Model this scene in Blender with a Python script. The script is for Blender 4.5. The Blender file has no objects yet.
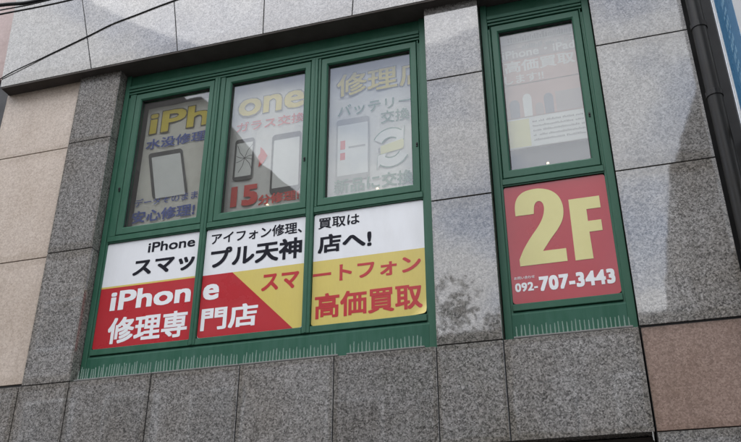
import bpy, bmesh, math, random
from mathutils import Vector, Matrix
random.seed(7)
R = math.radians
SC = bpy.context.scene
COL = SC.collection

# ------------------------------------------------------------------ camera, sky, sun, exposure
cam_d = bpy.data.cameras.new('camera')
cam = bpy.data.objects.new('camera', cam_d)
COL.objects.link(cam)
cam.location = (0, -6.5, 2.5)
cam.rotation_mode = 'XYZ'
cam.rotation_euler = (Matrix.Rotation(R(16.663), 3, 'Z') @ Matrix.Rotation(R(90 + 27.379), 3, 'X')
                      @ Matrix.Rotation(R(-0.066), 3, 'Z')).to_euler()
cam_d.sensor_width = 36
cam_d.lens = 36 * 841.58 / 741
cam_d.clip_end = 3000
SC.camera = cam

SUN_EL, SUN_AZ = 63, 205           # azimuth clockwise from +Y: high, in front of the facade, a little left
world = bpy.data.worlds.new('World')
SC.world = world
world.use_nodes = True
wn, wl = world.node_tree.nodes, world.node_tree.links
wn.clear()
w_out = wn.new('ShaderNodeOutputWorld')
w_bg = wn.new('ShaderNodeBackground')
w_bg.inputs['Strength'].default_value = 0.15
sky = wn.new('ShaderNodeTexSky')
sky.sky_type = 'NISHITA'
sky.sun_disc = False
sky.sun_elevation = R(SUN_EL)
sky.sun_rotation = R(SUN_AZ)
sky.air_density = 1.0
sky.dust_density = 1.0
w_tc = wn.new('ShaderNodeTexCoord')
w_no = wn.new('ShaderNodeTexNoise')
w_no.inputs['Scale'].default_value = 4.0
w_no.inputs['Detail'].default_value = 6
w_no.inputs['Roughness'].default_value = 0.55
w_mp = wn.new('ShaderNodeMapping')
w_mp.inputs['Scale'].default_value = (1, 1, 1.8)
w_mp.inputs['Location'].default_value = (-0.64, 2.42, -3.77)
w_rp = wn.new('ShaderNodeValToRGB')
w_rp.color_ramp.elements[0].position = 0.40
w_rp.color_ramp.elements[0].color = (0.28, 0.28, 0.28, 1)
w_rp.color_ramp.elements[1].position = 0.55
w_rp.color_ramp.elements[1].color = (0.93, 0.93, 0.93, 1)
w_mx = wn.new('ShaderNodeMix')
w_mx.data_type = 'RGBA'
w_mx.inputs[7].default_value = (9.3, 9.4, 9.6, 1)      # cloud
wl.new(w_tc.outputs['Generated'], w_mp.inputs['Vector'])
wl.new(w_mp.outputs[0], w_no.inputs['Vector'])
wl.new(w_no.outputs['Fac'], w_rp.inputs[0])
wl.new(w_rp.outputs['Color'], w_mx.inputs[0])
wl.new(sky.outputs[0], w_mx.inputs[6])
wl.new(w_mx.outputs[2], w_bg.inputs['Color'])
wl.new(w_bg.outputs[0], w_out.inputs['Surface'])

sun_d = bpy.data.lights.new('sun', 'SUN')
sun_d.energy = 0.5
sun_d.angle = R(50)
sun_d.color = (1.0, 0.97, 0.92)
sun = bpy.data.objects.new('sun', sun_d)
COL.objects.link(sun)
sdir = Vector((math.sin(R(SUN_AZ)) * math.cos(R(SUN_EL)), math.cos(R(SUN_AZ)) * math.cos(R(SUN_EL)), math.sin(R(SUN_EL))))
sun.rotation_euler = sdir.to_track_quat('Z', 'Y').to_euler()
sun.location = (0, -20, 40)

SC.view_settings.view_transform = 'Standard'
SC.view_settings.look = 'None'
SC.view_settings.exposure = 1.06
SC.view_settings.gamma = 1
SC.view_settings.use_curve_mapping = False
SC.render.filter_size = 1.6
SC.cycles.max_bounces = 8
SC.cycles.transparent_max_bounces = 12

# ------------------------------------------------------------------ materials
def new_mat(name):
    m = bpy.data.materials.new(name)
    m.use_nodes = True
    nt = m.node_tree
    return m, nt.nodes, nt.links, nt.nodes['Principled BSDF']

def math_node(n, l, op, a, b):
    x = n.new('ShaderNodeMath')
    x.operation = op
    for i, v in enumerate((a, b)):
        if isinstance(v, (int, float)):
            x.inputs[i].default_value = v
        else:
            l.new(v, x.inputs[i])
    return x.outputs[0]

def ramp(n, l, src, stops):
    r = n.new('ShaderNodeValToRGB')
    e = r.color_ramp.elements
    while len(e) < len(stops):
        e.new(0.5)
    for k, (p, c) in enumerate(stops):
        e[k].position = p
        e[k].color = (*c, 1) if len(c) == 3 else c
    l.new(src, r.inputs[0])
    return r.outputs[0]

def mixc(n, l, fac, a, b, blend='MIX'):
    m = n.new('ShaderNodeMix')
    m.data_type = 'RGBA'
    m.blend_type = blend
    for i, v in ((0, fac), (6, a), (7, b)):
        if isinstance(v, (int, float)):
            m.inputs[i].default_value = v
        elif isinstance(v, tuple):
            m.inputs[i].default_value = (*v, 1)
        else:
            l.new(v, m.inputs[i])
    return m.outputs[2]

def noise(n, l, vec, scale, detail=3, rough=0.5):
    t = n.new('ShaderNodeTexNoise')
    t.inputs['Scale'].default_value = scale
    t.inputs['Detail'].default_value = detail
    t.inputs['Roughness'].default_value = rough
    l.new(vec, t.inputs['Vector'])
    return t.outputs['Fac']

def world_pos(n, l, jitter=True, scale=None):
    g = n.new('ShaderNodeNewGeometry')
    v = g.outputs['Position']
    if jitter:
        oi = n.new('ShaderNodeObjectInfo')
        a = n.new('ShaderNodeVectorMath')
        a.operation = 'MULTIPLY_ADD'
        cx = n.new('ShaderNodeCombineXYZ')
        for i in range(3):
            l.new(oi.outputs['Random'], cx.inputs[i])
        l.new(cx.outputs[0], a.inputs[0])
        a.inputs[1].default_value = (31, 17, 43)
        l.new(v, a.inputs[2])
        v = a.outputs[0]
    if scale:
        mp = n.new('ShaderNodeMapping')
        mp.inputs['Scale'].default_value = scale
        l.new(v, mp.inputs['Vector'])
        v = mp.outputs[0]
    return v

def granite(name, stops, cell, dirt, rough=0.035, ior=1.83, vary=0.16, contrast=1.0, specks=0.0, edge=0.2):
    m, n, l, b = new_mat(name)
    v = world_pos(n, l)
    vo = n.new('ShaderNodeTexVoronoi')
    vo.inputs['Scale'].default_value = cell
    vo.inputs['Randomness'].default_value = 1
    nw = n.new('ShaderNodeTexNoise')
    nw.inputs['Scale'].default_value = cell * 1.3
    nw.inputs['Detail'].default_value = 2
    l.new(v, nw.inputs['Vector'])
    wv = n.new('ShaderNodeVectorMath')
    wv.operation = 'MULTIPLY_ADD'
    l.new(nw.outputs['Color'], wv.inputs[0])
    wv.inputs[1].default_value = (0.6 / cell,) * 3
    l.new(v, wv.inputs[2])
    l.new(wv.outputs[0], vo.inputs['Vector'])
    sep = n.new('ShaderNodeSeparateColor')
    l.new(vo.outputs['Color'], sep.inputs[0])
    mid = noise(n, l, v, cell * 0.33, 3, 0.6)
    fine = noise(n, l, v, cell * 2.4, 2, 0.6)
    s = math_node(n, l, 'ADD', math_node(n, l, 'MULTIPLY', sep.outputs[0], 0.40 * contrast),
                  math_node(n, l, 'ADD', math_node(n, l, 'MULTIPLY', mid, 0.40), math_node(n, l, 'MULTIPLY', fine, 0.80)))
    s = math_node(n, l, 'SUBTRACT', s, 0.28 + 0.2 * (contrast - 1))
    c = ramp(n, l, s, stops)
    if specks:
        # single crystals: black mica and pale quartz, crisp edged
        for sc, ch, lo, hi, col in ((cell * 1.15, 0, 0.80, 0.83, (0.02, 0.02, 0.022)), (cell * 1.5, 1, 0.84, 0.87, (0.60, 0.58, 0.56))):
            v3 = n.new('ShaderNodeTexVoronoi')
            v3.inputs['Scale'].default_value = sc
            l.new(wv.outputs[0], v3.inputs['Vector'])
            sp = n.new('ShaderNodeSeparateColor')
            l.new(v3.outputs['Color'], sp.inputs[0])
            f3 = ramp(n, l, sp.outputs[ch], [(lo, (0, 0, 0)), (hi, (specks,) * 3)])
            c = mixc(n, l, f3, c, col)
    if edge:
        # grime that gathers along the joints, ragged
        tc = n.new('ShaderNodeTexCoord')
        sx = n.new('ShaderNodeSeparateXYZ')
        l.new(tc.outputs['Generated'], sx.inputs[0])
        dx_ = math_node(n, l, 'MINIMUM', sx.outputs[0], math_node(n, l, 'SUBTRACT', 1.0, sx.outputs[0]))
        dz_ = math_node(n, l, 'MINIMUM', sx.outputs[2], math_node(n, l, 'SUBTRACT', 1.0, sx.outputs[2]))
        de = math_node(n, l, 'MINIMUM', math_node(n, l, 'MULTIPLY', dx_, 1.4), dz_)
        de = math_node(n, l, 'SUBTRACT', de, math_node(n, l, 'MULTIPLY', noise(n, l, v, 5, 5, 0.65), 0.085))
        fe = ramp(n, l, de, [(0.0, (1, 1, 1)), (0.03, (0, 0, 0))])
        fe = math_node(n, l, 'MULTIPLY', fe, edge)
        c = mixc(n, l, fe, c, (0.50, 0.45, 0.36), 'MULTIPLY')
    # weather: brownish bloom in large soft patches and thin run-down streaks
    d1 = ramp(n, l, noise(n, l, v, 1.7, 5, 0.6), [(0.42, (0, 0, 0)), (0.75, (1, 1, 1))])
    c = mixc(n, l, math_node(n, l, 'MULTIPLY', d1, dirt), c, (0.62, 0.55, 0.46), 'MULTIPLY')
    v2 = world_pos(n, l, True, (14, 14, 1.1))
    d2 = ramp(n, l, noise(n, l, v2, 1.0, 4, 0.6), [(0.5, (0, 0, 0)), (0.8, (1, 1, 1))])
    c = mixc(n, l, math_node(n, l, 'MULTIPLY', d2, dirt * 0.8), c, (0.6, 0.58, 0.54), 'MULTIPLY')
    oi = n.new('ShaderNodeObjectInfo')
    k = math_node(n, l, 'ADD', math_node(n, l, 'MULTIPLY', oi.outputs['Random'], vary), 1 - vary / 2)
    hs = n.new('ShaderNodeHueSaturation')
    l.new(k, hs.inputs['Value'])
    l.new(c, hs.inputs['Color'])
    l.new(hs.outputs[0], b.inputs['Base Color'])
    rg = math_node(n, l, 'ADD', math_node(n, l, 'MULTIPLY', noise(n, l, v, 6, 4, 0.6), rough * 0.8), rough * 0.6)
    l.new(rg, b.inputs['Roughness'])
    b.inputs['IOR'].default_value = ior
    # polish is never dead flat: a slow waver in the reflection
    bp = n.new('ShaderNodeBump')
    bp.inputs['Strength'].default_value = 0.03
    bp.inputs['Distance'].default_value = 0.006
    l.new(noise(n, l, v, 7, 1), bp.inputs['Height'])
    l.new(bp.outputs[0], b.inputs['Normal'])
    return m

GR = granite('grey_granite', [(0.12, (0.022, 0.022, 0.024)), (0.34, (0.104, 0.099, 0.094)), (0.52, (0.216, 0.207, 0.197)),
                              (0.72, (0.335, 0.32, 0.31)), (0.95, (0.52, 0.50, 0.48))], 84, 0.5, vary=0.2, specks=0.28, edge=0.38)
CREAM = granite('cream_granite', [(0.1, (0.36, 0.285, 0.230)), (0.5, (0.52, 0.43, 0.36)), (0.9, (0.66, 0.575, 0.49))], 75, 0.35, 0.4, 1.5, 0.06)
BROWN = granite('brown_granite', [(0.1, (0.125, 0.078, 0.060)), (0.5, (0.26, 0.178, 0.142)), (0.9, (0.40, 0.295, 0.245))], 85, 0.5, 0.42, 1.5, 0.06)
PINKM = granite('pink_cladding', [(0.1, (0.42, 0.31, 0.29)), (0.9, (0.56, 0.44, 0.42))], 30, 0.3, 0.5, 1.45, 0.05)

def plain(name, col, rough=0.5, spec=0.5, metal=0.0, dirt=0.0, dscale=4.0, dirtcol=(0.5, 0.47, 0.42), ior=1.5, stretch=(1, 1, 1)):
    m, n, l, b = new_mat(name)
    b.inputs['Roughness'].default_value = rough
    b.inputs['Metallic'].default_value = metal
    b.inputs['IOR'].default_value = ior
    b.inputs['Specular IOR Level'].default_value = spec
    if dirt:
        v = world_pos(n, l, True, stretch)
        f = ramp(n, l, noise(n, l, v, dscale, 6, 0.62), [(0.38, (0, 0, 0)), (0.78, (1, 1, 1))])
        c = mixc(n, l, math_node(n, l, 'MULTIPLY', f, dirt), col, tuple(col[i] * dirtcol[i] for i in range(3)))
        f2 = noise(n, l, v, dscale * 9, 3)
        c = mixc(n, l, 0.12 * min(1, dirt * 2), c, ramp(n, l, f2, [(0.3, (0.35,) * 3), (0.7, (0.65,) * 3)]), 'OVERLAY')
        l.new(c, b.inputs['Base Color'])
        l.new(math_node(n, l, 'ADD', math_node(n, l, 'MULTIPLY', f, 0.2), rough), b.inputs['Roughness'])
    else:
        b.inputs['Base Color'].default_value = (*col, 1)
    return m

GREEN = plain('green_paint', (0.024, 0.104, 0.061), 0.40, spec=0.3, dirt=0.75, dscale=3.4, dirtcol=(2.3, 1.35, 1.55), stretch=(2.5, 2.5, 1))
GREEN_D = plain('green_paint_apron', (0.024, 0.100, 0.062), 0.5, spec=0.2, dirt=0.8, dscale=3.0, dirtcol=(2.4, 1.4, 1.7), stretch=(6, 6, 0.8))
GASKET = plain('black_gasket', (0.012, 0.012, 0.012), 0.6)
SEAL = plain('dark_joint_sealant', (0.03, 0.029, 0.028), 0.8)
SOFFIT = plain('dark_soffit', (0.065, 0.054, 0.047), 0.8, dirt=0.5)
P_WHITE = plain('printed_white', (0.80, 0.81, 0.83), 0.3, dirt=0.35, dscale=2.2, dirtcol=(0.8, 0.79, 0.77), stretch=(3, 3, 1))
P_RED = plain('printed_red', (0.47, 0.021, 0.030), 0.25, dirt=0.2, dscale=2, dirtcol=(0.85, 0.9, 0.9))
P_RED4 = plain('printed_faded_red', (0.43, 0.030, 0.038), 0.14, dirt=0.25, dscale=2, dirtcol=(0.85, 1.3, 1.3))
P_YEL = plain('printed_yellow', (0.66, 0.53, 0.13), 0.3, dirt=0.35, dscale=2.2, dirtcol=(0.84, 0.84, 0.84), stretch=(3, 3, 1))
P_PALE = plain('printed_pale_yellow', (0.68, 0.62, 0.25), 0.14, dirt=0.15, dscale=3)
P_INK = plain('printed_black_ink', (0.010, 0.010, 0.018), 0.5, spec=0.12)
P_REDINK = plain('printed_red_ink', (0.48, 0.018, 0.022), 0.35)
P_WINK = plain('printed_white_ink', (0.82, 0.83, 0.84), 0.35)
PAPER1 = plain('aged_poster_paper', (0.74, 0.71, 0.64), 0.7, dirt=0.3, dscale=2.5)
PAPER = plain('poster_paper', (0.70, 0.685, 0.66), 0.7, dirt=0.2, dscale=2.5)
PAPER4 = plain('pink_poster_paper', (0.62, 0.545, 0.515), 0.7, dirt=0.2, dscale=2.5)
I_YEL = plain('poster_yellow', (0.72, 0.55, 0.03), 0.6)
I_DKY = plain('poster_dark_outline', (0.10, 0.08, 0.03), 0.6)
I_BLUE = plain('poster_blue', (0.025, 0.065, 0.34), 0.6)
I_RED = plain('poster_red', (0.65, 0.035, 0.02), 0.6)
I_GREEN = plain('poster_green', (0.025, 0.15, 0.075), 0.6)
I_DARK = plain('poster_charcoal', (0.045, 0.045, 0.045), 0.6)
I_GREY = plain('poster_grey', (0.30, 0.29, 0.28), 0.6)
I_SCREEN = plain('poster_screen_white', (0.72, 0.72, 0.70), 0.6)
I_NAVY = plain('poster_navy', (0.05, 0.07, 0.14), 0.6)
I_MUTE = plain('poster_muted_blue', (0.17, 0.17, 0.21), 0.6)
I_ROSE = plain('poster_rose', (0.48, 0.30, 0.26), 0.6)
I_BAND = plain('poster_mauve_band', (0.36, 0.29, 0.28), 0.6)
I_PALEY = plain('poster_pale_yellow', (0.70, 0.66, 0.30), 0.6)
ROOM = plain('room_plaster', (0.32, 0.31, 0.30), 0.8)
BLIND = plain('roller_blind_grey', (0.09, 0.09, 0.092), 0.8, dirt=0.3, dscale=5, stretch=(8, 8, 0.5))
PIPE = plain('dark_brown_pipe', (0.013, 0.012, 0.011), 0.34, spec=0.22, dirt=0.5, dscale=6, dirtcol=(1.8, 1.7, 1.6))
DARKW = plain('dark_metal_cladding', (0.018, 0.017, 0.017), 0.5, dirt=0.3)
CABLE = plain('black_rubber', (0.012, 0.012, 0.013), 0.6)
SIGNB = plain('sign_blue', (0.055, 0.20, 0.37), 0.25, dirt=0.3, dscale=3, dirtcol=(0.8, 0.9, 0.95))
SIGNW = plain('sign_white', (0.78, 0.79, 0.80), 0.3, dirt=0.2)
SIGNL = plain('sign_pale_blue', (0.20, 0.38, 0.52), 0.4)
ALU = plain('aluminium', (0.55, 0.56, 0.57), 0.35, metal=0.8)
STRIP = plain('grey_plastic', (0.20, 0.20, 0.19), 0.5, dirt=0.4, dscale=9)
ASPH = plain('asphalt', (0.05, 0.05, 0.052), 0.85, dirt=0.4, dscale=3)
PAVE = plain('concrete_paving', (0.17, 0.165, 0.16), 0.8, dirt=0.4, dscale=2)
CONC = plain('concrete', (0.30, 0.295, 0.28), 0.8, dirt=0.4, dscale=1)
BLD_A = plain('taupe_tile', (0.17, 0.15, 0.135), 0.7, dirt=0.3, dscale=0.6)
BLD_B = plain('grey_render', (0.20, 0.195, 0.19), 0.7, dirt=0.3, dscale=0.6)
BLD_C = plain('umber_tile', (0.13, 0.115, 0.10), 0.7, dirt=0.3, dscale=0.6)
DGLASS = plain('dark_window_glass', (0.03, 0.035, 0.04), 0.08)

def glass_mat():
    m, n, l, b = new_mat('tinted_coated_glass')
    n.remove(b)
    out = n['Material Output']
    tr = n.new('ShaderNodeBsdfTransparent')
    tr.inputs[0].default_value = (0.86, 0.87, 0.86, 1)
    gl = n.new('ShaderNodeBsdfGlossy')
    gl.inputs['Roughness'].default_value = 0.02
    gl.inputs['Color'].default_value = (0.93, 0.94, 0.97, 1)
    lw = n.new('ShaderNodeLayerWeight')
    lw.inputs['Blend'].default_value = 0.5
    F0 = 0.072                              # per face, same from both sides
    fr = math_node(n, l, 'ADD', math_node(n, l, 'MULTIPLY', math_node(n, l, 'POWER', lw.outputs['Facing'], 5.0), 1 - F0), F0)
    v = world_pos(n, l, True)
    bp = n.new('ShaderNodeBump')
    bp.inputs['Strength'].default_value = 0.05
    bp.inputs['Distance'].default_value = 0.02
    l.new(noise(n, l, v, 2.2, 1), bp.inputs['Height'])
    l.new(bp.outputs[0], gl.inputs['Normal'])
    mx = n.new('ShaderNodeMixShader')
    l.new(fr, mx.inputs[0])
    l.new(tr.outputs[0], mx.inputs[1])
    l.new(gl.outputs[0], mx.inputs[2])
    # thin film of street dust
    df = n.new('ShaderNodeBsdfDiffuse')
    df.inputs[0].default_value = (0.5, 0.48, 0.45, 1)
    m2 = n.new('ShaderNodeMixShader')
    d = ramp(n, l, noise(n, l, v, 3, 6, 0.65), [(0.35, (0.01,) * 3), (0.8, (0.06,) * 3)])
    l.new(d, m2.inputs[0])
    l.new(mx.outputs[0], m2.inputs[1])
    l.new(df.outputs[0], m2.inputs[2])
    l.new(m2.outputs[0], out.inputs['Surface'])
    return m
GLASS = glass_mat()

def spike_mat():
    m, n, l, b = new_mat('clear_plastic_spike')
    b.inputs['Base Color'].default_value = (0.42, 0.52, 0.46, 1)
    b.inputs['Roughness'].default_value = 0.3
    out = n['Material Output']
    tr = n.new('ShaderNodeBsdfTransparent')
    mx = n.new('ShaderNodeMixShader')
    mx.inputs[0].default_value = 0.28
    l.new(tr.outputs[0], mx.inputs[1])
    l.new(b.outputs[0], mx.inputs[2])
    l.new(mx.outputs[0], out.inputs['Surface'])
    return m
SPIKE = spike_mat()

def glow_mat():
    m, n, l, b = new_mat('warm_glow')
    b.inputs['Emission Color'].default_value = (1.0, 0.72, 0.36, 1)
    b.inputs['Emission Strength'].default_value = 1.6
    return m
GLOW = glow_mat()

# ------------------------------------------------------------------ builders
WLOC = {}
def tag(o, label=None, cat=None, group=None, kind=None):
    if label: o['label'] = label
    if cat: o['category'] = cat
    if group: o['group'] = group
    if kind: o['kind'] = kind
    return o

def empty(name, loc):
    o = bpy.data.objects.new(name, None)
    COL.objects.link(o)
    o.location = loc
    o.empty_display_size = 0.2
    WLOC[o.name] = Vector(loc)
    return o

def link_mesh(name, me, mat, parent, world_loc):
    o = bpy.data.objects.new(name, me)
    COL.objects.link(o)
    wl_ = Vector(world_loc)
    WLOC[o.name] = wl_
    if parent is not None:
        o.parent = parent
        o.location = wl_ - WLOC[parent.name]
    else:
        o.location = wl_
    if mat is not None and not me.materials:
        me.materials.append(mat)
    return o

def bm_obj(name, bm, mat, parent=None, smooth=False):
    """links a bmesh given in world coordinates as one object whose origin is the middle of its base"""
    xs = [v.co for v in bm.verts]
    lo = Vector((min(c[i] for c in xs) for i in range(3)))
    hi = Vector((max(c[i] for c in xs) for i in range(3)))
    o_ = Vector(((lo.x + hi.x) / 2, (lo.y + hi.y) / 2, lo.z))
    for v in bm.verts:
        v.co -= o_
    bmesh.ops.recalc_face_normals(bm, faces=bm.faces)
    me = bpy.data.meshes.new(name)
    bm.to_mesh(me)
    bm.free()
    if smooth:
        for f in me.polygons:
            f.use_smooth = True
    return link_mesh(name, me, mat, parent, o_)

def add_box(bm, x0, x1, y0, y1, z0, z1, bev=0.0):
    t = bmesh.new()
    vs = [t.verts.new((x, y, z)) for x in (x0, x1) for y in (y0, y1) for z in (z0, z1)]
    for f in ((0, 1, 3, 2), (4, 6, 7, 5), (0, 4, 5, 1), (2, 3, 7, 6), (0, 2, 6, 4), (1, 5, 7, 3)):
        t.faces.new([vs[i] for i in f])
    if bev:
        bmesh.ops.bevel(t, geom=t.edges[:], offset=bev, segments=1, affect='EDGES')
    merge(bm, t)

def merge(bm, t):
    me = bpy.data.meshes.new('tmp')
    t.to_mesh(me)
    t.free()
    bm.from_mesh(me)
    bpy.data.meshes.remove(me)

def box(name, x0, x1, y0, y1, z0, z1, mat, parent=None, bev=0.0):
    bm = bmesh.new()
    add_box(bm, x0, x1, y0, y1, z0, z1, bev)
    return bm_obj(name, bm, mat, parent)

def prism(bm, pts, y0, y1, bev=0.0):
    """polygon pts [(x,z)] pulled through from y0 (street side) to y1"""
    t = bmesh.new()
    a = [t.verts.new((x, y0, z)) for x, z in pts]
    b = [t.verts.new((x, y1, z)) for x, z in pts]
    t.faces.new(a)
    t.faces.new(b[::-1])
    k = len(pts)
    for i in range(k):
        t.faces.new((a[i], b[i], b[(i + 1) % k], a[(i + 1) % k]))
    bmesh.ops.recalc_face_normals(t, faces=t.faces)
    if bev:
        bmesh.ops.bevel(t, geom=t.edges[:], offset=bev, segments=1, affect='EDGES')
    merge(bm, t)

def poly(name, pts, y0, y1, mat, parent=None, bev=0.0):
    bm = bmesh.new()
    prism(bm, pts, y0, y1, bev)
    return bm_obj(name, bm, mat, parent)

def tube(bm, pts, r, seg=8):
    pts = [Vector(p) for p in pts]
    rings = []
    for i, p in enumerate(pts):
        d = (pts[min(i + 1, len(pts) - 1)] - pts[max(i - 1, 0)]).normalized()
        u = d.cross(Vector((0, 0, 1)))
        if u.length < 1e-3:
            u = Vector((1, 0, 0))
        u.normalize()
        w = d.cross(u)
        rr = r[i] if isinstance(r, (list, tuple)) else r
        rings.append([bm.verts.new(p + (u * math.cos(2 * math.pi * k / seg) + w * math.sin(2 * math.pi * k / seg)) * rr) for k in range(seg)])
    for a, b in zip(rings, rings[1:]):
        for k in range(seg):
            bm.faces.new((a[k], a[(k + 1) % seg], b[(k + 1) % seg], b[k]))
    bm.faces.new(rings[0][::-1])
    bm.faces.new(rings[-1])

def text_mesh(body, spacing=1.0):
    cu = bpy.data.curves.new('lettering', 'FONT')
    cu.body = body
    cu.size = 1
    cu.space_character = spacing
    cu.resolution_u = 3
    cu.dimensions = '2D'
    cu.fill_mode = 'FRONT'
    o = bpy.data.objects.new('lettering_tmp', cu)
    COL.objects.link(o)
    dg = bpy.context.evaluated_depsgraph_get()
    me = bpy.data.meshes.new_from_object(o.evaluated_get(dg))
    bpy.data.objects.remove(o)
    bpy.data.curves.remove(cu)
    return me

def text(body, x0, x1, z0, z1, y, mat, parent, weight=0.02, thick=0.0012, warp=None, spacing=1.0, name='lettering'):
    """lettering as a thin film of ink, fitted to the box x0..x1, z0..z1 on the plane y (front towards -Y);
    weight thickens the strokes by laying the film again a little to every side"""
    me = text_mesh(body, spacing)
    bm = bmesh.new()
    k = 0
    for dx, dz in [(a, b) for a in (0, -1, 1) for b in (0, -1, 1)]:
        first = len(bm.verts)
        bm.from_mesh(me)
        bm.verts.ensure_lookup_table()
        for v in bm.verts[first:]:
            v.co.x += dx * weight * 0.8
            v.co.y += dz * weight * 0.8
            v.co.z = k * 0.00004
        k += 1
    bpy.data.meshes.remove(me)
    for f in bm.faces:
        f.smooth = False
    xs = [v.co.x for v in bm.verts]
    ys = [v.co.y for v in bm.verts]
    ax, bx_, ay, by = min(xs), max(xs), min(ys), max(ys)
    for v in bm.verts:
        X = x0 + (v.co.x - ax) / (bx_ - ax) * (x1 - x0)
        Z = z0 + (v.co.y - ay) / (by - ay) * (z1 - z0)
        v.co = (X, y - thick * .5 - v.co.z, Z)
        if warp:
            v.co.y += warp(X, Z)
    return bm_obj(name, bm, mat, parent)

def bm_obj_film(name, bm, mat, parent, thick):
    g = bmesh.ops.extrude_face_region(bm, geom=bm.faces[:])
    for e in g['geom']:
        if isinstance(e, bmesh.types.BMVert):
            e.co.y -= thick
    return bm_obj(name, bm, mat, parent)

def clip(pts, a, b, c):
    """keep the side a*x + b*z <= c of a convex polygon"""
    out = []
    for i in range(len(pts)):
        p, q = pts[i], pts[(i + 1) % len(pts)]
        dp, dq = a * p[0] + b * p[1] - c, a * q[0] + b * q[1] - c
        if dp <= 0:
            out.append(p)
        if dp * dq < 0:
            t = dp / (dp - dq)
            out.append((p[0] + (q[0] - p[0]) * t, p[1] + (q[1] - p[1]) * t))
    return out

def round_rect(x0, x1, z0, z1, r, seg=4):
    pts = []
    for cx, cz, a0 in ((x1 - r, z1 - r, 0), (x0 + r, z1 - r, 90), (x0 + r, z0 + r, 180), (x1 - r, z0 + r, 270)):
        for k in range(seg + 1):
            a = R(a0 + 90 * k / seg)
            pts.append((cx + r * math.cos(a), cz + r * math.sin(a)))
    return pts

def sheet(name, pts, y, thick, mat, parent=None, warp=None, cuts=()):
    bm = bmesh.new()
    bm.faces.new([bm.verts.new((x, y, z)) for x, z in pts])
    for (px, pz, nx, nz) in cuts:
        bmesh.ops.bisect_plane(bm, geom=bm.verts[:] + bm.edges[:] + bm.faces[:], plane_co=(px, 0, pz), plane_no=(nx, 0, nz))
    if warp:
        for v in bm.verts:
            v.co.y += warp(v.co.x, v.co.z)
    return bm_obj_film(name, bm, mat, parent, thick)

def ring(bm, x0, x1, z0, z1, wl_, wr, wb, wt, y0, y1, ch=0.012):
    """a rectangular sash: four mitred members with a chamfer towards the glass"""
    def rect(dx, y):
        return [Vector((x0 + wl_ * dx[0], y, z0 + wb * dx[0])), Vector((x1 - wr * dx[0], y, z0 + wb * dx[0])),
                Vector((x1 - wr * dx[0], y, z1 - wt * dx[0])), Vector((x0 + wl_ * dx[0], y, z1 - wt * dx[0]))]
    loops = []
    for f, y in ((0, y1), (0, y0 + 0.004), (0.07, y0), (1 - ch / 0.07, y0), (1, y0 + ch), (1, y1)):
        loops.append([bm.verts.new(p) for p in rect((f,), y)])
    for a, b in zip(loops, loops[1:]):
        for k in range(4):
            bm.faces.new((a[k], a[(k + 1) % 4], b[(k + 1) % 4], b[k]))
    a, b = loops[-1], loops[0]
    for k in range(4):
        bm.faces.new((a[k], a[(k + 1) % 4], b[(k + 1) % 4], b[k]))

# ------------------------------------------------------------------ ground
def flat(name, x0, x1, y0, y1, z, mat):
    bm = bmesh.new()
    bm.faces.new([bm.verts.new(c) for c in ((x0, y0, z), (x1, y0, z), (x1, y1, z), (x0, y1, z))])
    return tag(bm_obj(name, bm, mat), kind='structure')
flat('ground', -900, 900, -900, 900, -0.13, CONC)
flat('road', -900, 900, -11.2, -4.2, -0.126, ASPH)
for nm, ya, yb in (('pavement', -4.2, 4.0), ('pavement', -14.2, -11.2)):
    tag(box(nm, -90, 90, ya, yb, -0.125, 0.0, PAVE), kind='structure')

# ------------------------------------------------------------------ the building: granite facade
ZB = 3.92      # underside of the granite band
ZL = 4.72      # window ledge
ZS = 8.24      # soffit of the projecting spandrel
BLD = tag(empty('office_building', (-2.6, 2.0, 0)), 'grey granite clad building with recessed green framed windows on its upper floor', 'building')
GAP = 0.0052
def slab(name, pts, y0, y1, mat, tilt=0.12):
    """one cladding slab: outline (x,z) shrunk by half a joint, a tiny lean of its own"""
    cx = sum(p[0] for p in pts) / len(pts)
    cz = sum(p[1] for p in pts) / len(pts)
    q = [(x - GAP * (1 if x > cx else -1), z - GAP * (1 if z > cz else -1)) for x, z in pts]
    o = poly(name, q, y0, y1, mat, BLD, bev=0.0015)
    o.rotation_euler = (R(random.uniform(-tilt, tilt)), 0, R(random.uniform(-tilt, tilt)))
    return o
def rect(x0, x1, z0, z1):
    return [(x0, z0), (x1, z0), (x1, z1), (x0, z1)]

XCL, XC, XL, XR1, XM, XR2, XE = -6.27, -5.27, -4.75, -1.35, -0.81, 0.22, 1.01
# pillars either side of the windows
for xa, xb, zs in ((XC, XL, (ZL, 6.07, 7.365, ZS)), (XR1, XM, (ZL, 6.045, 7.345, ZS)), (XR2, XE, (ZL, 6.08, 7.395, ZS))):
    for za, zb in zip(zs, zs[1:]):
        slab('granite_slab', rect(xa, xb, za, zb), -0.15, 0.15, GR)
# band below the ledge
xs = (XCL, -5.29, XL, -3.92, -3.07, -2.22, XR1, XM, XR2)
for xa, xb in zip(xs, xs[1:]):
    slab('granite_slab', rect(xa, xb, ZB, ZL), -0.15, 0.15, GR)
# projecting spandrel: joints as they stand, a little out of plumb
ztop = 10.4
jl = [(-6.26, -6.40), (-5.073, -5.69), (-4.02, -4.39), (-3.034, -3.09), (-2.063, -1.97), (-1.06, -1.03), (-0.05, -0.05), (XE, XE)]
for (a0, a1), (b0, b1) in zip(jl, jl[1:]):
    slab('granite_slab', [(a0, ZS), (b0, ZS), (b1, ztop), (a1, ztop)], -0.25, 0.15, GR, 0.05)
    slab('granite_slab', [(a1, ztop), (b1, ztop), (b1, 12.4), (a1, 12.4)], -0.25, 0.15, GR, 0.05)
box('soffit_board', -6.24, XE, -0.246, 0.0, ZS - .016, ZS + .002, SOFFIT, BLD)  # dark brown board added over the granite underside of the spandrel
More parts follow.
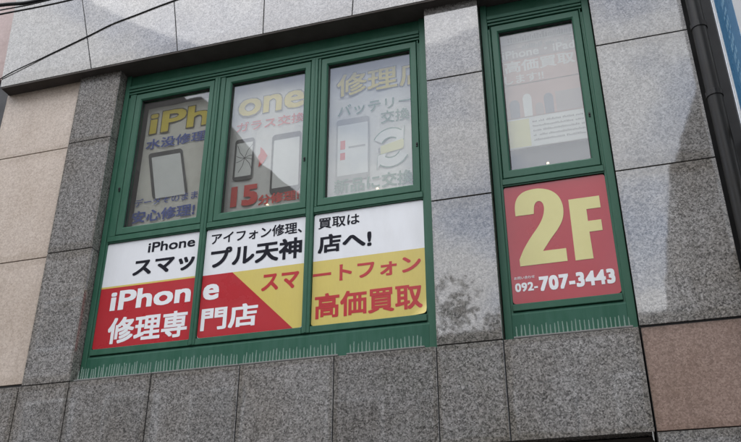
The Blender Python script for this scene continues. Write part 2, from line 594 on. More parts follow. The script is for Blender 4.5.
# cream slabs left, brown slab right
for za, zb in ((4.755, 6.06), (6.06, 7.355), (7.355, ZS)):
    tag(slab('cream_slab', rect(XCL, XC, za, zb), -0.10, 0.15, CREAM, 0.05), 'pale cream stone slab left of the grey pillar')
tag(slab('brown_slab', rect(0.226, XE, 3.925, ZL), -0.135, 0.15, BROWN, 0.05), 'reddish brown stone slab below the right pillar')
slab('granite_slab', rect(0.226, XE, 2.9, 3.925), -0.14, 0.15, GR)
# dark joint filling just behind the slab faces
def filler(x0, x1, y0, z0, z1):
    box('joint_mortar', x0, x1, y0, 0.148, z0, z1, SEAL, BLD)
filler(XC + .006, XL - .006, -0.136, ZL - .01, ZS + .1)
filler(XR1 + .006, XM - .006, -0.136, ZL - .01, ZS + .1)
filler(XR2 + .006, XE - .012, -0.136, ZL - .01, ZS + .1)
filler(XCL + .006, XR2 - .006, -0.136, ZB + .006, ZL - .012)
filler(XCL + .006, XC - .01, -0.088, ZL - .01, ZS + .1)
filler(XR2 + .006, XE - .006, -0.12, 2.92, ZL - .012)
box('joint_mortar', -6.2, XE - .006, -0.236, 0.147, ZS + .006, 12.39, SEAL, BLD)
# carcass behind: walls, room, shopfront recess below
for x0, x1, z0, z1 in ((XCL, XL, ZL, ZS), (XR1, XM, ZL, ZS), (XR2, XE, 0, ZS), (XCL, XE, ZS, 12.4)):
    box('carcass_wall', x0, x1, 0.152, 0.35, z0, z1, SEAL, BLD)
box('carcass_wall', XCL, XR2 - .01, 0.152, 0.35, ZB, ZL, SEAL, BLD)
box('room_back_wall', XCL, XE, 3.4, 3.6, ZB, 12.4, ROOM, BLD)
box('room_floor', XCL, XE, 0.355, 3.395, ZB + .2, ZB + .4, ROOM, BLD)
box('room_ceiling', XCL, XE, 0.355, 3.395, 8.6, 8.8, ROOM, BLD)
for xa in (XCL, XE - .2):
    box('room_side_wall', xa, xa + .2, 0.355, 3.395, ZB + .41, 8.59, ROOM, BLD)
box('roof', XCL - .1, XE + .1, -0.2, 3.65, 12.41, 12.6, CONC, BLD)
box('shopfront_soffit', XCL, XR2 - .02, -0.02, 1.2, ZB - .03, ZB - .004, SOFFIT, BLD)
box('shopfront_wall', XCL, XR2 - .02, 0.6, 0.8, 0, ZB - .035, DARKW, BLD)
box('end_pier', XCL, XCL + .5, -0.14, 0.59, 0, ZB - .035, GR, BLD)

# ------------------------------------------------------------------ windows
def window(x0, x1, glass, mull, panels):
    """window_frame (outer frame) > mullion, transom, bottom_rail, apron, sash, glass_pane, latch"""
    jl_, jr_ = panels[0][0] + 0.004, panels[-1][1] - 0.004
    bm = bmesh.new()
    add_box(bm, x0 + .001, jl_ - .02, -0.03, 0.10, ZL + .002, ZS - .018, 0.004)       # jambs, stepped
    add_box(bm, jl_ - .022, jl_, -0.012, 0.095, ZL + .002, 7.93, 0.003)
    add_box(bm, jr_ + .02, x1 - .001, -0.03, 0.10, ZL + .002, ZS - .018, 0.004)
    add_box(bm, jr_, jr_ + .022, -0.012, 0.095, ZL + .002, 7.93, 0.003)
    # head: three stepped beads, then a deep set fascia in the shadow of the soffit
    for za, zb, y in ((7.968, 7.990, -0.022), (7.996, 8.022, -0.034), (8.028, 8.068, -0.042), (8.066, ZS - .020, -0.006)):
        add_box(bm, jl_ - .019, jr_ + .019, y, 0.098, za, zb, 0.003)
    f = bm_obj('window_frame', bm, GREEN, BLD)
    f['label'] = 'green painted window frame'
    for a, b in mull:
        bm = bmesh.new()
        add_box(bm, a, b, -0.030, 0.09, 4.992, 7.966, 0.005)
        add_box(bm, (a + b) / 2 - .007, (a + b) / 2 + .007, -0.036, 0.0, 4.996, 7.964, 0.003)
        bm_obj('mullion', bm, GREEN, f)
    for i, (ga, gb) in enumerate(glass):
        pa, pb = panels[i]
        # transom and bottom rail of this bay
        bm = bmesh.new()
        add_box(bm, pa, pb, -0.024, 0.09, 6.172, 6.232, 0.004)
        add_box(bm, pa, pb, -0.014, 0.0, 6.160, 6.175, 0.002)
        bm_obj('transom', bm, GREEN, f)
        box('bottom_rail', pa, pb, -0.026, 0.09, 4.992, 5.052, GREEN, f, 0.004)
        # lower light behind the sign
        box('spandrel_panel', pa + .002, pb - .002, 0.03, 0.06, 5.054, 6.158, GREEN_D, f)
        # sash
        sa, sb = max(pa + .006, ga - .068), min(pb - .006, gb + .068)
        bm = bmesh.new()
        ring(bm, sa, sb, 6.240, 7.952, ga - sa, sb - gb, 6.322 - 6.240, 7.952 - 7.872, -0.020, 0.055)
        bm_obj('sash', bm, GREEN, f)
        for xa, xb in ((pa, sa - .007), (sb + .007, pb)):
            if xb - xa > .006:
                box('sash_stop', xa, xb, -0.016, 0.09, 6.236, 7.966, GREEN, f, 0.003)
        # rubber glazing seal and pane
        bm = bmesh.new()
        for a0, a1, c0, c1 in ((ga - .004, ga + .007, 6.319, 7.875), (gb - .007, gb + .004, 6.319, 7.875), (ga + .007, gb - .007, 7.862, 7.875), (ga + .007, gb - .007, 6.319, 6.327)):
            add_box(bm, a0, a1, 0.008, 0.024, c0, c1)
        bm_obj('glazing_seal', bm, GASKET, f)
        box('glass_pane', ga - .003, gb + .003, 0.026, 0.032, 6.32, 7.874, GLASS, f)
    # apron below the rail down to the ledge
    bm = bmesh.new()
    t = [(-0.008, 4.988), (-0.020, ZL + .24), (-0.024, ZL + .003), (0.09, ZL + .003), (0.09, 4.988)]
    xa, xb = jl_ - .018, jr_ + .018
    va = [bm.verts.new((xa, y, z)) for y, z in t]
    vb = [bm.verts.new((xb, y, z)) for y, z in t]
    bm.faces.new(va); bm.faces.new(vb[::-1])
    for k in range(5):
        bm.faces.new((va[k], vb[k], vb[(k + 1) % 5], va[(k + 1) % 5]))
    bm_obj('apron', bm, GREEN_D, f)
    return f

PAN = [(-4.680, -3.659), (-3.5935, -2.5696), (-2.4921, -1.4462)]
PAN4 = [(-0.7305, 0.1382)]
GL3 = [(-4.533, -3.7232), (-3.464, -2.6417), (-2.392, -1.5357)]
GL4 = [(-0.649, 0.0513)]
W3 = window(XL, XR1, GL3, [(-3.657, -3.5955), (-2.5676, -2.4941)], PAN)
W1 = window(XM, XR2, GL4, [], PAN4)
def latch(f, x, z):
    bm = bmesh.new()
    add_box(bm, x - .008, x + .008, -0.028, -0.018, z - .022, z + .022, 0.002)
    add_box(bm, x - .005, x + .005, -0.040, -0.027, z - .006, z + .012, 0.002)
    bm_obj('latch', bm, GASKET, f)
for x, z in ((-4.634, 6.771), (-2.606, 6.776), (-1.487, 6.737)):
    latch(W3, x, z)
latch(W1, 0.085, 6.76)

# ------------------------------------------------------------------ printed signs in the lower lights
YS = 0.004
ZP0, ZP1 = 5.0585, 6.1638
def corner_warp(cx, cz, size, lift):
    """lower right corner of the sheet peels towards the street"""
    def w(x, z):
        d = (x - cx) - (z - cz) + size
        return -lift * max(0, d) ** 2 / size ** 2
    return w
def sign_base(x0, x1, label, mat=P_WHITE, r=0.02, warp=None, cuts=()):
    s = sheet('sign_panel', round_rect(x0 + .003, x1 - .003, ZP0 + .003, ZP1 - .006, r), YS, 0.003, mat, None, warp, cuts)
    return tag(s, label, 'sign')
def field(name, x0, x1, r, mat, parent, cl, dy=0.0034, warp=None, cuts=()):
    pts = round_rect(x0 + .0032, x1 - .0032, ZP0 + .0032, ZP1 - .0062, r)
    for c in cl:
        pts = clip(pts, *c)
    return sheet(name, pts, YS - dy, 0.0004, mat, parent, warp, cuts)
YT = YS - 0.0042
ZY = 5.690
# left: white over red with a thin yellow line
x0, x1 = PAN[0]
s = sign_base(x0, x1, 'printed sign panel split white over solid red, leftmost below the three windows')
field('red_field', x0, x1, .02, P_RED, s, [(0, 1, ZY - .018)])
field('yellow_line', x0, x1, .02, P_YEL, s, [(0, 1, ZY), (0, -1, -(ZY - .018))])
text('iPhone', -4.217, -3.708, 6.005, 6.111, YT, P_INK, s, 0.024)
text('スマッ', -4.355, -3.694, 5.764, 5.929, YT, P_INK, s, 0.036)
text('iPhon', -4.552, -3.697, 5.431, 5.633, YT, P_WINK, s, 0.034)
text('修理専', -4.533, -3.701, 5.096, 5.356, YT, P_WINK, s, 0.031)
# middle: white over red with a yellow wedge
x0, x1 = PAN[1]
s = sign_base(x0, x1, 'printed sign panel with white top, red corner and yellow wedge, middle below the three windows')
dx, dz = -2.651 + 3.284, 5.053 - 5.675
na, nb = -dz, dx                 # normal pointing up-right
c0 = na * -3.284 + nb * 5.675
field('red_field', x0, x1, .03, P_RED, s, [(0, 1, ZY - .012), (na, nb, c0)])
field('yellow_field', x0, x1, .03, P_YEL, s, [(0, 1, ZY - .012), (-na, -nb, -c0)])
text('アイフォン修理、', -3.534, -2.610, 5.993, 6.113, YT, P_INK, s, 0.022)
text('プル天神', -3.526, -2.602, 5.739, 5.952, YT, P_INK, s, 0.036)
text('e', -3.571, -3.407, 5.425, 5.583, YT, P_WINK, s, 0.034)
text('門店', -3.564, -3.004, 5.126, 5.349, YT, P_WINK, s, 0.033)
text('スマ', -2.984, -2.619, 5.443, 5.611, YT, P_REDINK, s, 0.034)
# right: white over yellow, lower right corner peeling
x0, x1 = PAN[2]
cw = corner_warp(x1, ZP0, 0.16, 0.035)
cuts = [(x1 - d, ZP0, 1, -1) for d in (0.16, 0.13, 0.10, 0.075, 0.05, 0.025)]
s = sign_base(x0, x1, 'printed sign panel split white over solid yellow with red characters and a peeling corner', P_WHITE, 0.025, cw, cuts)
field('yellow_field', x0, x1, .025, P_YEL, s, [(0, 1, ZY - .012)], warp=cw, cuts=cuts)
text('買取は', -2.449, -2.050, 6.000, 6.111, YT, P_INK, s, 0.020)
text('店へ!', -2.447, -1.936, 5.751, 5.937, YT, P_INK, s, 0.036)
text('ートフォン', -2.486, -1.489, 5.455, 5.617, YT, P_REDINK, s, 0.032, warp=cw)
text('高価買取', -2.460, -1.484, 5.119, 5.355, YT, P_REDINK, s, 0.032, warp=cw)
# single window: floor number and telephone
x0, x1 = PAN4[0]
s = sign_base(x0, x1, 'red printed sign panel with large pale yellow 2F above a telephone number', P_RED4, 0.03)
TWO = [(-0.643, 5.863), (-0.643, 5.936), (-0.632, 6.001), (-0.604, 6.053), (-0.554, 6.089), (-0.479, 6.104), (-0.407, 6.099), (-0.329, 6.069),
       (-0.271, 6.01), (-0.242, 5.929), (-0.24, 5.841), (-0.26, 5.763), (-0.304, 5.689), (-0.368, 5.609), (-0.442, 5.507), (-0.253, 5.507),
       (-0.253, 5.391), (-0.641, 5.391), (-0.642, 5.452), (-0.6, 5.541), (-0.534, 5.643), (-0.464, 5.735), (-0.419, 5.813), (-0.398, 5.888),
       (-0.401, 5.948), (-0.424, 5.978), (-0.453, 5.976), (-0.477, 5.94), (-0.487, 5.863)]
EFF = [(-0.187, 5.954), (0.067, 5.954), (0.067, 5.842), (-0.050, 5.842), (-0.050, 5.730), (0.057, 5.730), (0.057, 5.630), (-0.050, 5.630), (-0.045, 5.386), (-0.189, 5.386)]
def smooth_run(pts, a, b, n=4):
    out = list(pts[:a])
    for i in range(a, b):
        p0, p1, p2, p3 = (Vector(pts[max(a, i - 1)]), Vector(pts[i]), Vector(pts[i + 1]), Vector(pts[min(b, i + 2)]))
        for k in range(n):
            t = k / n
            q = 0.5 * ((2 * p1) + (p2 - p0) * t + (2 * p0 - 5 * p1 + 4 * p2 - p3) * t * t + (3 * p1 - p0 - 3 * p2 + p3) * t ** 3)
            out.append((q.x, q.y))
    return out + list(pts[b:])
TWO = smooth_run(smooth_run(TWO, 18, 28), 0, 14)
sheet('numeral', TWO, YT, 0.0012, P_PALE, s)
sheet('letter', EFF, YT, 0.0012, P_PALE, s)
text('お問い合わせ', -0.700, -0.532, 5.274, 5.301, YT, P_WINK, s, 0.01)
text('092-', -0.699, -0.514, 5.164, 5.242, YT, P_WINK, s, 0.04, spacing=1.06)
text('707-3443', -0.500, 0.102, 5.150, 5.280, YT, P_WINK, s, 0.055, spacing=1.1)

# ------------------------------------------------------------------ posters hung behind the panes
YP = 0.12
def poster(x0, x1, z0, z1, mat, label):
    bm = bmesh.new()
    N = 14
    grid = []
    for i in range(N + 1):
        x = x0 + (x1 - x0) * i / N
        w = 0.004 * math.sin(i * 1.3 + x0) + 0.003 * math.sin(i * 0.47)
        grid.append([bm.verts.new((x, YP + w, z0)), bm.verts.new((x, YP + w, z1))])
    for a, b in zip(grid, grid[1:]):
        bm.faces.new((a[0], b[0], b[1], a[1]))
    g = bmesh.ops.extrude_face_region(bm, geom=bm.faces[:])
    for e in g['geom']:
        if isinstance(e, bmesh.types.BMVert):
            e.co.y += 0.002
    return tag(bm_obj('window_poster', bm, mat), label, 'poster')
YI = YP - 0.010
def outlined(body, x0, x1, z0, z1, parent, fill, line, w=0.02, grow=0.022):
    text(body, x0 - .012, x1 + .012, z0 - .012, z1 + .012, YI + .0015, line, parent, w + grow, 0.0008, name='lettering_outline')
    text(body, x0, x1, z0, z1, YI, fill, parent, w, 0.0008)
def phone(x0, x1, z0, z1, parent, lean=0.0, rim=0.03, cracked=False, body=I_DARK, bez=(0.09, 0.10)):
    h = z1 - z0
    sh = lambda pts: [(x + lean * (z - z0) / h, z) for x, z in pts]
    p = sheet('phone_picture', sh(round_rect(x0, x1, z0, z1, 0.035)), YI, 0.0006, body, parent)
    sheet('phone_screen', sh(round_rect(x0 + rim, x1 - rim * .8, z0 + h * bez[0], z1 - h * bez[1], 0.006)), YI - .001, 0.0006, I_SCREEN, p)
    if cracked:
        cx, cz = (x0 + x1) / 2 + .01, z0 + h * .52
        for a in (15, 62, 118, 160, 205, 250, 300, 340):
            L = min((x1 - x0) * .42 / max(.2, abs(math.cos(R(a)))), h * .33 / max(.25, abs(math.sin(R(a)))))
            q = [(cx, cz), (cx + L * .5 * math.cos(R(a + 9)), cz + L * .5 * math.sin(R(a + 9))), (cx + L * math.cos(R(a)), cz + L * math.sin(R(a)))]
            for (ax, az), (bx_, bz) in zip(q, q[1:]):
                d = Vector((bx_ - ax, bz - az)); nrm = Vector((-d.y, d.x)).normalized() * .003
                sheet('crack_line', sh([(ax - nrm.x, az - nrm.y), (bx_ - nrm.x, bz - nrm.y), (bx_ + nrm.x, bz + nrm.y), (ax + nrm.x, az + nrm.y)]), YI - .002, 0.0005, I_DARK, p)
    return p

p = poster(-4.52, -3.64, 6.24, 7.84, PAPER1, 'poster with yellow and blue lettering over one phone picture, behind the leftmost window')
outlined('iPh', -4.469, -3.765, 7.496, 7.765, p, I_YEL, I_DKY, 0.026)
text('水没修理', -4.483, -3.775, 7.297, 7.426, YI, I_BLUE, p, 0.022)
phone(-4.315, -3.915, 6.675, 7.245, p, lean=-0.125, rim=0.035, bez=(-0.0, 0.10), body=I_DARK)
text('データそのまま', -4.517, -3.800, 6.608, 6.700, YI, I_BLUE, p, 0.012)
text('安心修理!', -4.527, -3.815, 6.418, 6.556, YI, I_BLUE, p, 0.030)

p = poster(-3.53, -2.58, 6.24, 7.92, PAPER, 'poster with two phone pictures and a red number 15, behind the middle of three windows')
outlined('one', -3.422, -2.690, 7.507, 7.722, p, I_YEL, I_DKY, 0.026)
text('ガラス交換', -3.428, -2.668, 7.315, 7.436, YI, I_RED, p, 0.014)
phone(-3.427, -3.212, 6.735, 7.226, p, lean=0.0, rim=0.022, cracked=True)
sheet('arrow', [(-3.150, 6.856), (-3.095, 6.905), (-3.058, 6.975), (-3.100, 7.045), (-3.140, 7.094), (-3.140, 7.02), (-3.165, 6.975), (-3.145, 6.93)], YI, .0006, I_RED, p)
phone(-3.012, -2.695, 6.52, 7.21, p, lean=-0.006, rim=0.022)
text('15', -3.428, -3.137, 6.436, 6.668, YI, I_RED, p, 0.06)
text('分修理!', -3.129, -2.700, 6.418, 6.530, YI, I_RED, p, 0.032)

p = poster(-2.46, -1.46, 6.24, 7.92, PAPER, 'poster with green lettering, one phone picture and a battery with arrows, behind the third window')
outlined('修理', -2.332, -1.700, 7.535, 7.810, p, I_YEL, I_DKY, 0.02, 0.02)
outlined('店', -1.672, -1.380, 7.535, 7.810, p, I_YEL, I_DKY, 0.02, 0.02)
text('バッテリー', -2.321, -1.560, 7.290, 7.426, YI, I_GREEN, p, 0.012)
text('交換', -1.873, -1.579, 7.128, 7.273, YI, I_GREEN, p, 0.012)
q = phone(-2.331, -1.990, 6.54, 7.254, p, rim=0.018, body=I_GREY)
sheet('print_block', rect(-2.285, -2.235, 6.90, 7.0), YI - .003, .0004, I_RED, q)
sheet('print_block', rect(-2.285, -2.235, 6.78, 6.86), YI - .003, .0004, I_RED, q)
sheet('print_block', rect(-2.20, -2.03, 6.905, 6.925), YI - .003, .0004, I_GREY, q)
def arc_arrow(a0, a1, cx, cz, r0, r1, parent):
    for grow, yy, mt, nm in ((0.012, YI, I_GREEN, 'arrow_outline'), (0, YI - .001, I_SCREEN, 'arrow')):
        n_ = 9
        sgn = 1 if a1 > a0 else -1
        A = [R(a0 + (a1 - a0) * k / n_) for k in range(n_ + 1)]
        out = [(cx + (r1 + grow) * math.cos(a), cz + (r1 + grow) * 1.15 * math.sin(a)) for a in A]
        inn = [(cx + (r0 - grow) * math.cos(a), cz + (r0 - grow) * 1.15 * math.sin(a)) for a in A]
        e = A[-1]
        rm = (r0 + r1) / 2
        t = e + sgn * (0.5 + grow * 3)
        head = [(cx + (r1 + .05 + grow) * math.cos(e), cz + (r1 + .05 + grow) * 1.15 * math.sin(e)),
                (cx + rm * math.cos(t), cz + rm * 1.15 * math.sin(t)),
                (cx + (r0 - .05 - grow) * math.cos(e), cz + (r0 - .05 - grow) * 1.15 * math.sin(e))]
        sheet(nm, out + head + inn[::-1], yy, .0005, mt, parent)
arc_arrow(150, 55, -1.775, 6.84, 0.105, 0.185, p)
arc_arrow(-30, -125, -1.775, 6.84, 0.105, 0.185, p)
b = sheet('battery_picture', [(-1.875, 6.775), (-1.875, 6.865), (-1.660, 6.915), (-1.645, 6.905), (-1.645, 6.825), (-1.66, 6.805)], YI - .003, .0006, I_PALEY, p)
sheet('battery_cap', [(-1.88, 6.79), (-1.90, 6.80), (-1.90, 6.845), (-1.88, 6.855)], YI - .003, .0006, I_GREY, b)
text('新品に交換', -2.341, -1.560, 6.410, 6.567, YI, I_GREEN, p, 0.03)

p = poster(-0.70, 0.10, 6.60, 7.92, PAPER4, 'faded pinkish poster with rows of text and a photo strip, behind the narrow single window')
def text_row(x0, x1, z0, z1, mat, parent, dens=0.8, k=14):
    """a row of print too far off to read: broken strokes"""
    x = x0
    while x < x1 - .01:
        w = random.uniform(.5, 1.0) * (x1 - x0) / k
        if random.random() < dens:
            h = random.uniform(.55, 1.0) * (z1 - z0)
            sheet('print_stroke', rect(x, min(x + w * .8, x1), z0, z0 + h), YI - .001, .0004, mat, parent)
        x += w
sheet('print_block', rect(-0.64, 0.07, 7.80, 7.905), YI, .0004, PAPER, p)
text_row(-0.604, 0.055, 7.815, 7.89, I_GREY, p, 0.9, 22)
text_row(-0.445, 0.055, 7.71, 7.77, I_GREY, p, 0.85, 18)
sheet('mauve_band', rect(-0.69, 0.09, 7.605, 7.735), YI, .0004, I_BAND, p)
text('iPhone・iPad', -0.640, 0.045, 7.622, 7.718, YI - .001, PAPER, p, 0.026, .0006)
sheet('mauve_band', rect(-0.69, 0.09, 7.315, 7.600), YI, .0004, I_ROSE, p)
text('高価買取', -0.631, 0.028, 7.452, 7.590, YI - .001, PAPER, p, 0.03, .0006)
text('します!!', -0.638, -0.274, 7.325, 7.422, YI - .001, PAPER, p, 0.026, .0006)
ph = sheet('photo_strip', rect(-0.66, 0.06, 6.93, 7.305), YI, .0004, I_ROSE, p)
for cx, w, z1, m_ in ((-0.57, .085, 7.20, I_MUTE), (-0.45, .075, 7.25, I_SCREEN), (-0.345, .07, 7.13, I_BAND), (-0.255, .08, 7.22, I_MUTE)):
    body = [(cx - w * .5, 6.935), (cx + w * .5, 6.935), (cx + w * .55, z1 - .11), (cx + w * .38, z1 - .075), (cx + w * .14, z1 - .062), (cx - w * .14, z1 - .062), (cx - w * .38, z1 - .075), (cx - w * .55, z1 - .11)]
    g_ = sheet('photo_figure', body, YI - .001, .0004, m_, ph)
sheet('photo_field', rect(-0.19, 0.05, 6.94, 7.16), YI - .001, .0004, I_BAND, ph)
sheet('white_box', rect(-0.665, 0.075, 6.605, 6.925), YI, .0004, I_SCREEN, p)
sheet('yellow_box', rect(-0.655, -0.452, 6.615, 6.91), YI - .001, .0004, I_PALEY, p)
for k in range(5):
    z = 6.66 + k * .05
    text_row(-0.423, 0.046, z, z + .024, I_GREY, p, 0.93, 26)
tag(box('roller_blind', -0.72, 0.12, 0.16, 0.165, 6.2, 6.75, BLIND), 'grey blind showing below the faded poster in the narrow window', 'blind')

def spot(x, z, label):  # small warm emissive balls that show as bright spots low in the panes
    bm = bmesh.new()
    bmesh.ops.create_uvsphere(bm, u_segments=12, v_segments=8, radius=0.012)
    for v in bm.verts:
        v.co = Vector((x, 0.075, z)) + v.co
    o = empty('small_bright_spot', (x, 0.075, z - .07))
    tag(o, label, 'spot', 'small warm spots at the foot of the panes')
    bm_obj('glow_ball', bm, GLOW, o, True)
    bm = bmesh.new()
    tube(bm, [(x, .075, z - .07), (x, .075, z - .04), (x, .075, z - .012)], [.022, .014, .016], 10)
    bm_obj('spot_base', bm, ALU, o)
spot(-3.01, 6.385, 'small warm lamp glowing at the foot of the middle window')
spot(-1.90, 6.385, 'small warm lamp glowing at the foot of the third window')
spot(-0.325, 6.385, 'small warm lamp glowing at the foot of the narrow window')

# ------------------------------------------------------------------ bird spikes on the ledge
bm = bmesh.new()
tube(bm, [(0, 0, 0), (0, 0, .05), (0, 0, .1)], [.0062, .0056, .0036], 5)
bmesh.ops.recalc_face_normals(bm, faces=bm.faces)
spike_me = bpy.data.meshes.new('spike')
bm.to_mesh(spike_me)
bm.free()
spike_me.materials.append(SPIKE)
def spikes(x0, x1, n, hmean, label):
    o = empty('bird_spike_strip', ((x0 + x1) / 2, -0.13, ZL))
    tag(o, label, 'bird spikes', 'bird spike strips on the window ledge')
    box('spike_base', x0 - .012, x1 + .012, -0.146, -0.112, ZL, ZL + .014, STRIP, o, 0.002)
    for k in range(n):
        x = x0 + (x1 - x0) * (k + .5) / n + random.uniform(-.003, .003)
        s_ = link_mesh('spike', spike_me, SPIKE, o, (x, -0.129 + random.uniform(-.008, .008), ZL + .013))
        s_.scale.z = hmean * random.uniform(.78, 1.12)
        s_.rotation_euler = (R(random.uniform(-3, 3)), R(random.uniform(-2.5, 2.5)), 0)
spikes(-4.70, -3.94, 29, 1.12, 'bird spike strip on the ledge, leftmost below the three windows')
spikes(-3.91, -3.10, 28, 1.10, 'bird spike strip on the ledge, second from the left below the three windows')
spikes(-3.07, -2.20, 28, 1.00, 'bird spike strip on the ledge, third from the left below the three windows')
spikes(-2.10, -1.46, 19, 0.95, 'bird spike strip on the ledge, right end below the three windows')
spikes(-0.715, 0.165, 27, 0.92, 'bird spike strip on the ledge of the narrow single window')

# ------------------------------------------------------------------ downpipe and neighbours
o = tag(empty('downpipe', (1.095, -0.20, 0)), 'dark brown downpipe running up the right edge of the granite facade', 'downpipe')
bm = bmesh.new()
tube(bm, [(1.095, -.20, z) for z in (0.0, 4.0, 8.0, 12.3)], .062, 20)
bm_obj('pipe', bm, PIPE, o, True)
for z in (5.2, 6.64, 7.36, 8.8, 10.2):
    bm = bmesh.new()
    tube(bm, [(1.095, -.20, z + d) for d in (-.03, -.026, .026, .03)], [.064, .069, .069, .064], 20)
    bm_obj('collar', bm, PIPE, o)
    box('bracket', 1.085, 1.105, -.14, .10, z - .012, z + .012, PIPE, o)

o = tag(empty('neighbour_building', (4.5, 2, 0)), 'dark clad neighbouring building beside the downpipe on the right', 'building')
box('wall', 1.03, 8.0, 0.10, 5.0, 0, 12.0, DARKW, o)
box('corner_trim', 1.155, 1.185, -0.06, 0.098, 0, 12.0, DARKW, o, .003)
box('roof', 0.99, 8.1, 0.05, 5.1, 12.02, 12.2, CONC, o)

o = tag(empty('projecting_sign', (1.30, -0.8, 5.9)), 'blue and white projecting sign board beyond the downpipe at the upper right', 'sign')
box('sign_box', 1.222, 1.40, -1.75, -0.30, 5.9, 11.0, SIGNW, o, .006)
box('blue_band', 1.2195, 1.2218, -1.02, -0.42, 5.96, 10.95, SIGNB, o)
box('edge_trim', 1.212, 1.2215, -0.345, -0.292, 5.9, 11.0, ALU, o, .002)
random.seed(21)
z = 6.2
while z < 9.5:
    h = random.uniform(.05, .09)
    for k in range(3):
        ya = -0.80 + random.uniform(0, .03) + k * .055
        box('letter_stroke', 1.2182, 1.2193, ya, ya + random.uniform(.015, .04), z + random.uniform(0, .02), z + h, SIGNL, o)
    z += h + .035
for za in (6.3, 8.5, 10.6):
    box('sign_bracket', 1.28, 1.34, -.30, .098, za, za + .06, PIPE, o)

o = tag(empty('neighbour_building', (-10, 2.5, 0)), 'pink clad neighbouring building at the far left edge', 'building')
box('wall', -14.0, -6.52, 0.12, 5.0, 8.7, 13.0, PINKM, o)
box('lower_wall', -14.0, -6.52, 0.16, 5.0, 0, 8.69, DARKW, o)
box('roof', -14.1, -6.50, 0.08, 5.1, 13.02, 13.2, CONC, o)
# dark sheet stands in for the shade in the narrow gap between the houses
box('gap_shade_sheet', -6.515, -6.29, 0.22, 0.24, 0, 12.3, DARKW, BLD)

# ------------------------------------------------------------------ overhead cables and their poles
def cable(pts, r, label):
    # Catmull-Rom through the given points
    P = [Vector(q) for q in pts]
    P = [2 * P[0] - P[1]] + P + [2 * P[-1] - P[-2]]
    out = []
    for i in range(1, len(P) - 2):
        for k in range(8):
            t = k / 8
            out.append(0.5 * ((2 * P[i]) + (P[i + 1] - P[i - 1]) * t + (2 * P[i - 1] - 5 * P[i] + 4 * P[i + 1] - P[i + 2]) * t * t
                              + (3 * P[i] - P[i - 1] - 3 * P[i + 1] + P[i + 2]) * t ** 3))
    out.append(P[-2])
    bm = bmesh.new()
    tube(bm, out, r, 8)
    return tag(bm_obj('overhead_cable', bm, CABLE, None, True), label, 'cable', 'overhead cables in front of the facade')
for za, zb, xb, r_, lab in ((5.427, 5.396, -2.46, .0095, 'thickest black overhead cable crossing the top left corner'),
                            (5.392, 5.383, -2.458, .0035, 'thin black overhead cable just under the thickest one'),
                            (5.364, 5.350, -2.309, .0045, 'black overhead cable running lowest of the bundle at the top left corner')):
    m_ = (zb - za) / (xb + 2.73)
    cable([(-12, -3.9, za + 1.9), (-8, -3.9, za + .95), (-5, -3.9, za + .36), (-4, -3.9, za + .18), (-3.3, -3.9, za - m_ * .57 + .01), (-2.73, -3.9, za), (xb, -3.9, zb),
           (-1.7, -3.9, zb + .02), (-0.5, -3.9, zb + .1), (1.5, -3.9, zb + .3), (5, -3.9, zb + .9), (10, -3.9, zb + 2.0)], r_, lab)
cable([(-7.2, 0.18, 7.9), (-6.7, -0.16, 8.15), (-6.28, -0.257, 8.36), (-5.74, -0.257, 8.548), (-5.20, -0.257, 8.722), (-4.91, -0.257, 8.822), (-4.6, -0.257, 8.885), (-4.13, -0.257, 8.976), (-3.0, -0.257, 9.15)], .0065, 'single black cable sloping across the upper left granite slabs')
for x, py, side in ((-12, -3.9, 'at the kerb beyond the pink building'), (10, -3.9, 'at the kerb beyond the dark building')):
    o = tag(empty('utility_pole', (x, py, 0)), 'concrete utility pole carrying the overhead cables ' + side, 'pole')
    bm = bmesh.new()
    tube(bm, [(x, py, 0), (x, py, 5), (x, py, 11)], [.17, .15, .12], 16)
    bm_obj('shaft', bm, CONC, o, True)
    box('cross_arm', x - .05, x + .05, py - .7, py + .7, 7.28, 7.36, ALU, o)

# ------------------------------------------------------------------ houses across the street, seen only as reflections in stone and glass
def opposite(label, outline, ybase, depth, mat, wins, xoff):
    cx = sum(p[0] for p in outline) / len(outline)
    o = tag(empty('street_building', (cx, ybase - depth / 2, 0)), label, 'building')
    poly('wall', outline, ybase - depth, ybase, mat, o)
    for (x0, x1, z0, z1) in wins:
        w = box('window', x0, x1, ybase + .004, ybase + .06, z0, z1, SIGNW, o)
        box('pane', x0 + .07, x1 - .07, ybase + .062, ybase + .07, z0 + .07, z1 - .07, DGLASS, w)
    return o
def grid(x0, x1, nx, zs, w, h):
    return [(x0 + (x1 - x0) * (i + .5) / nx - w / 2, x0 + (x1 - x0) * (i + .5) / nx + w / 2, z, z + h) for z in zs for i in range(nx)]
opposite('tall taupe building with a slanted roof edge across the street', [(-26, 0), (-8.05, 0), (-8.05, 14.5), (-9.4, 15.9), (-10.45, 16.9), (-10.9, 17.9), (-12.1, 19.15), (-13.7, 19.2), (-13.7, 20.6), (-26, 20.6)],
         -14, 9, BLD_A, grid(-25, -9, 6, (1.0, 4.2, 7.4, 10.6), 1.7, 1.6), 0)
opposite('low grey building across the street', [(-8.0, 0), (2.05, 0), (2.05, 9.9), (-8.0, 9.9)], -14, 9, BLD_B, grid(-7.6, 1.8, 4, (0.8, 3.9, 6.9), 1.5, 1.5), 0)
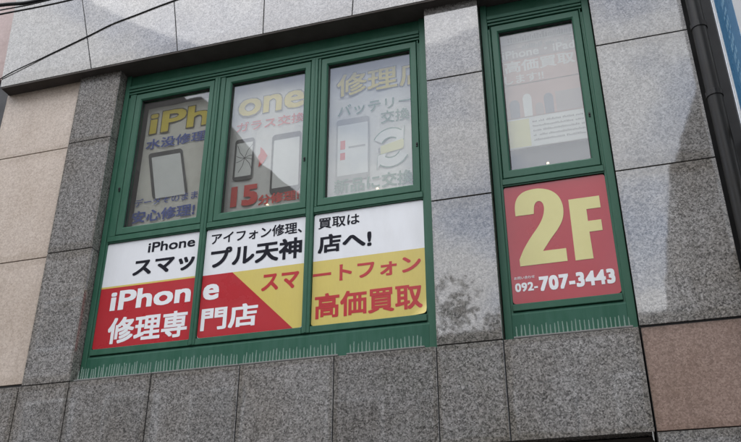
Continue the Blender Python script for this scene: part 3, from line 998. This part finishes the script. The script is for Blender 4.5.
opposite('tall umber building across the street', [(2.1, 0), (20, 0), (20, 17.4), (3.6, 17.4), (2.1, 13.8)], -14, 9, BLD_C,
         grid(3.2, 19, 6, (1.0, 4.2, 7.4, 10.6, 13.8), 1.6, 1.6), 0)

# street tree on the far pavement: its top shows as a dark mottle in the polished pillar
def tree(x, y, h, label):
    o = tag(empty('street_tree', (x, y, 0)), label, 'tree')
    rnd = random.Random(5)
    bm = bmesh.new()
    tube(bm, [(x, y, 0), (x + .05, y, 2.5), (x, y + .05, 5.0), (x - .05, y, h - 1.2)], [.16, .13, .10, .03], 10)
    bm_obj('trunk', bm, BARK, o, True)
    for k in range(7):
        a, z0 = k * 2.4, 4.2 + k * .55
        bm = bmesh.new()
        tube(bm, [(x, y, z0), (x + .6 * math.cos(a), y + .6 * math.sin(a), z0 + .5), (x + 1.2 * math.cos(a), y + 1.2 * math.sin(a), z0 + 1.2)], [.06, .04, .012], 6)
        bm_obj('limb', bm, BARK, o, True)
    bm = bmesh.new()
    cl = [(x + rnd.gauss(0, .75), y + rnd.gauss(0, .75), rnd.uniform(5.0, h - .5), rnd.uniform(.35, .75)) for _ in range(30)]
    for _ in range(3600):
        cx, cy, cz, r = rnd.choice(cl)
        d = Vector((rnd.gauss(0, 1), rnd.gauss(0, 1), rnd.gauss(0, 1))).normalized() * r * rnd.random() ** .4
        c = Vector((cx, cy, cz)) + d
        u = Vector((rnd.gauss(0, 1), rnd.gauss(0, 1), rnd.gauss(0, .6))).normalized()
        w = u.cross(Vector((rnd.gauss(0, 1), rnd.gauss(0, 1), rnd.gauss(0, 1)))).normalized()
        L = rnd.uniform(.06, .11)
        bm.faces.new([bm.verts.new(c + p) for p in (-u * L, w * L * .5, u * L, -w * L * .5)])
    bm_obj('crown', bm, LEAF, o)['kind'] = 'stuff'
BARK = plain('bark', (0.10, 0.075, 0.055), 0.9, dirt=0.4)
LEAF = plain('leaf', (0.045, 0.085, 0.03), 0.6, dirt=0.3)
tree(-3.5, -12.2, 10.5, 'leafy street tree on the far pavement in front of the low grey building')
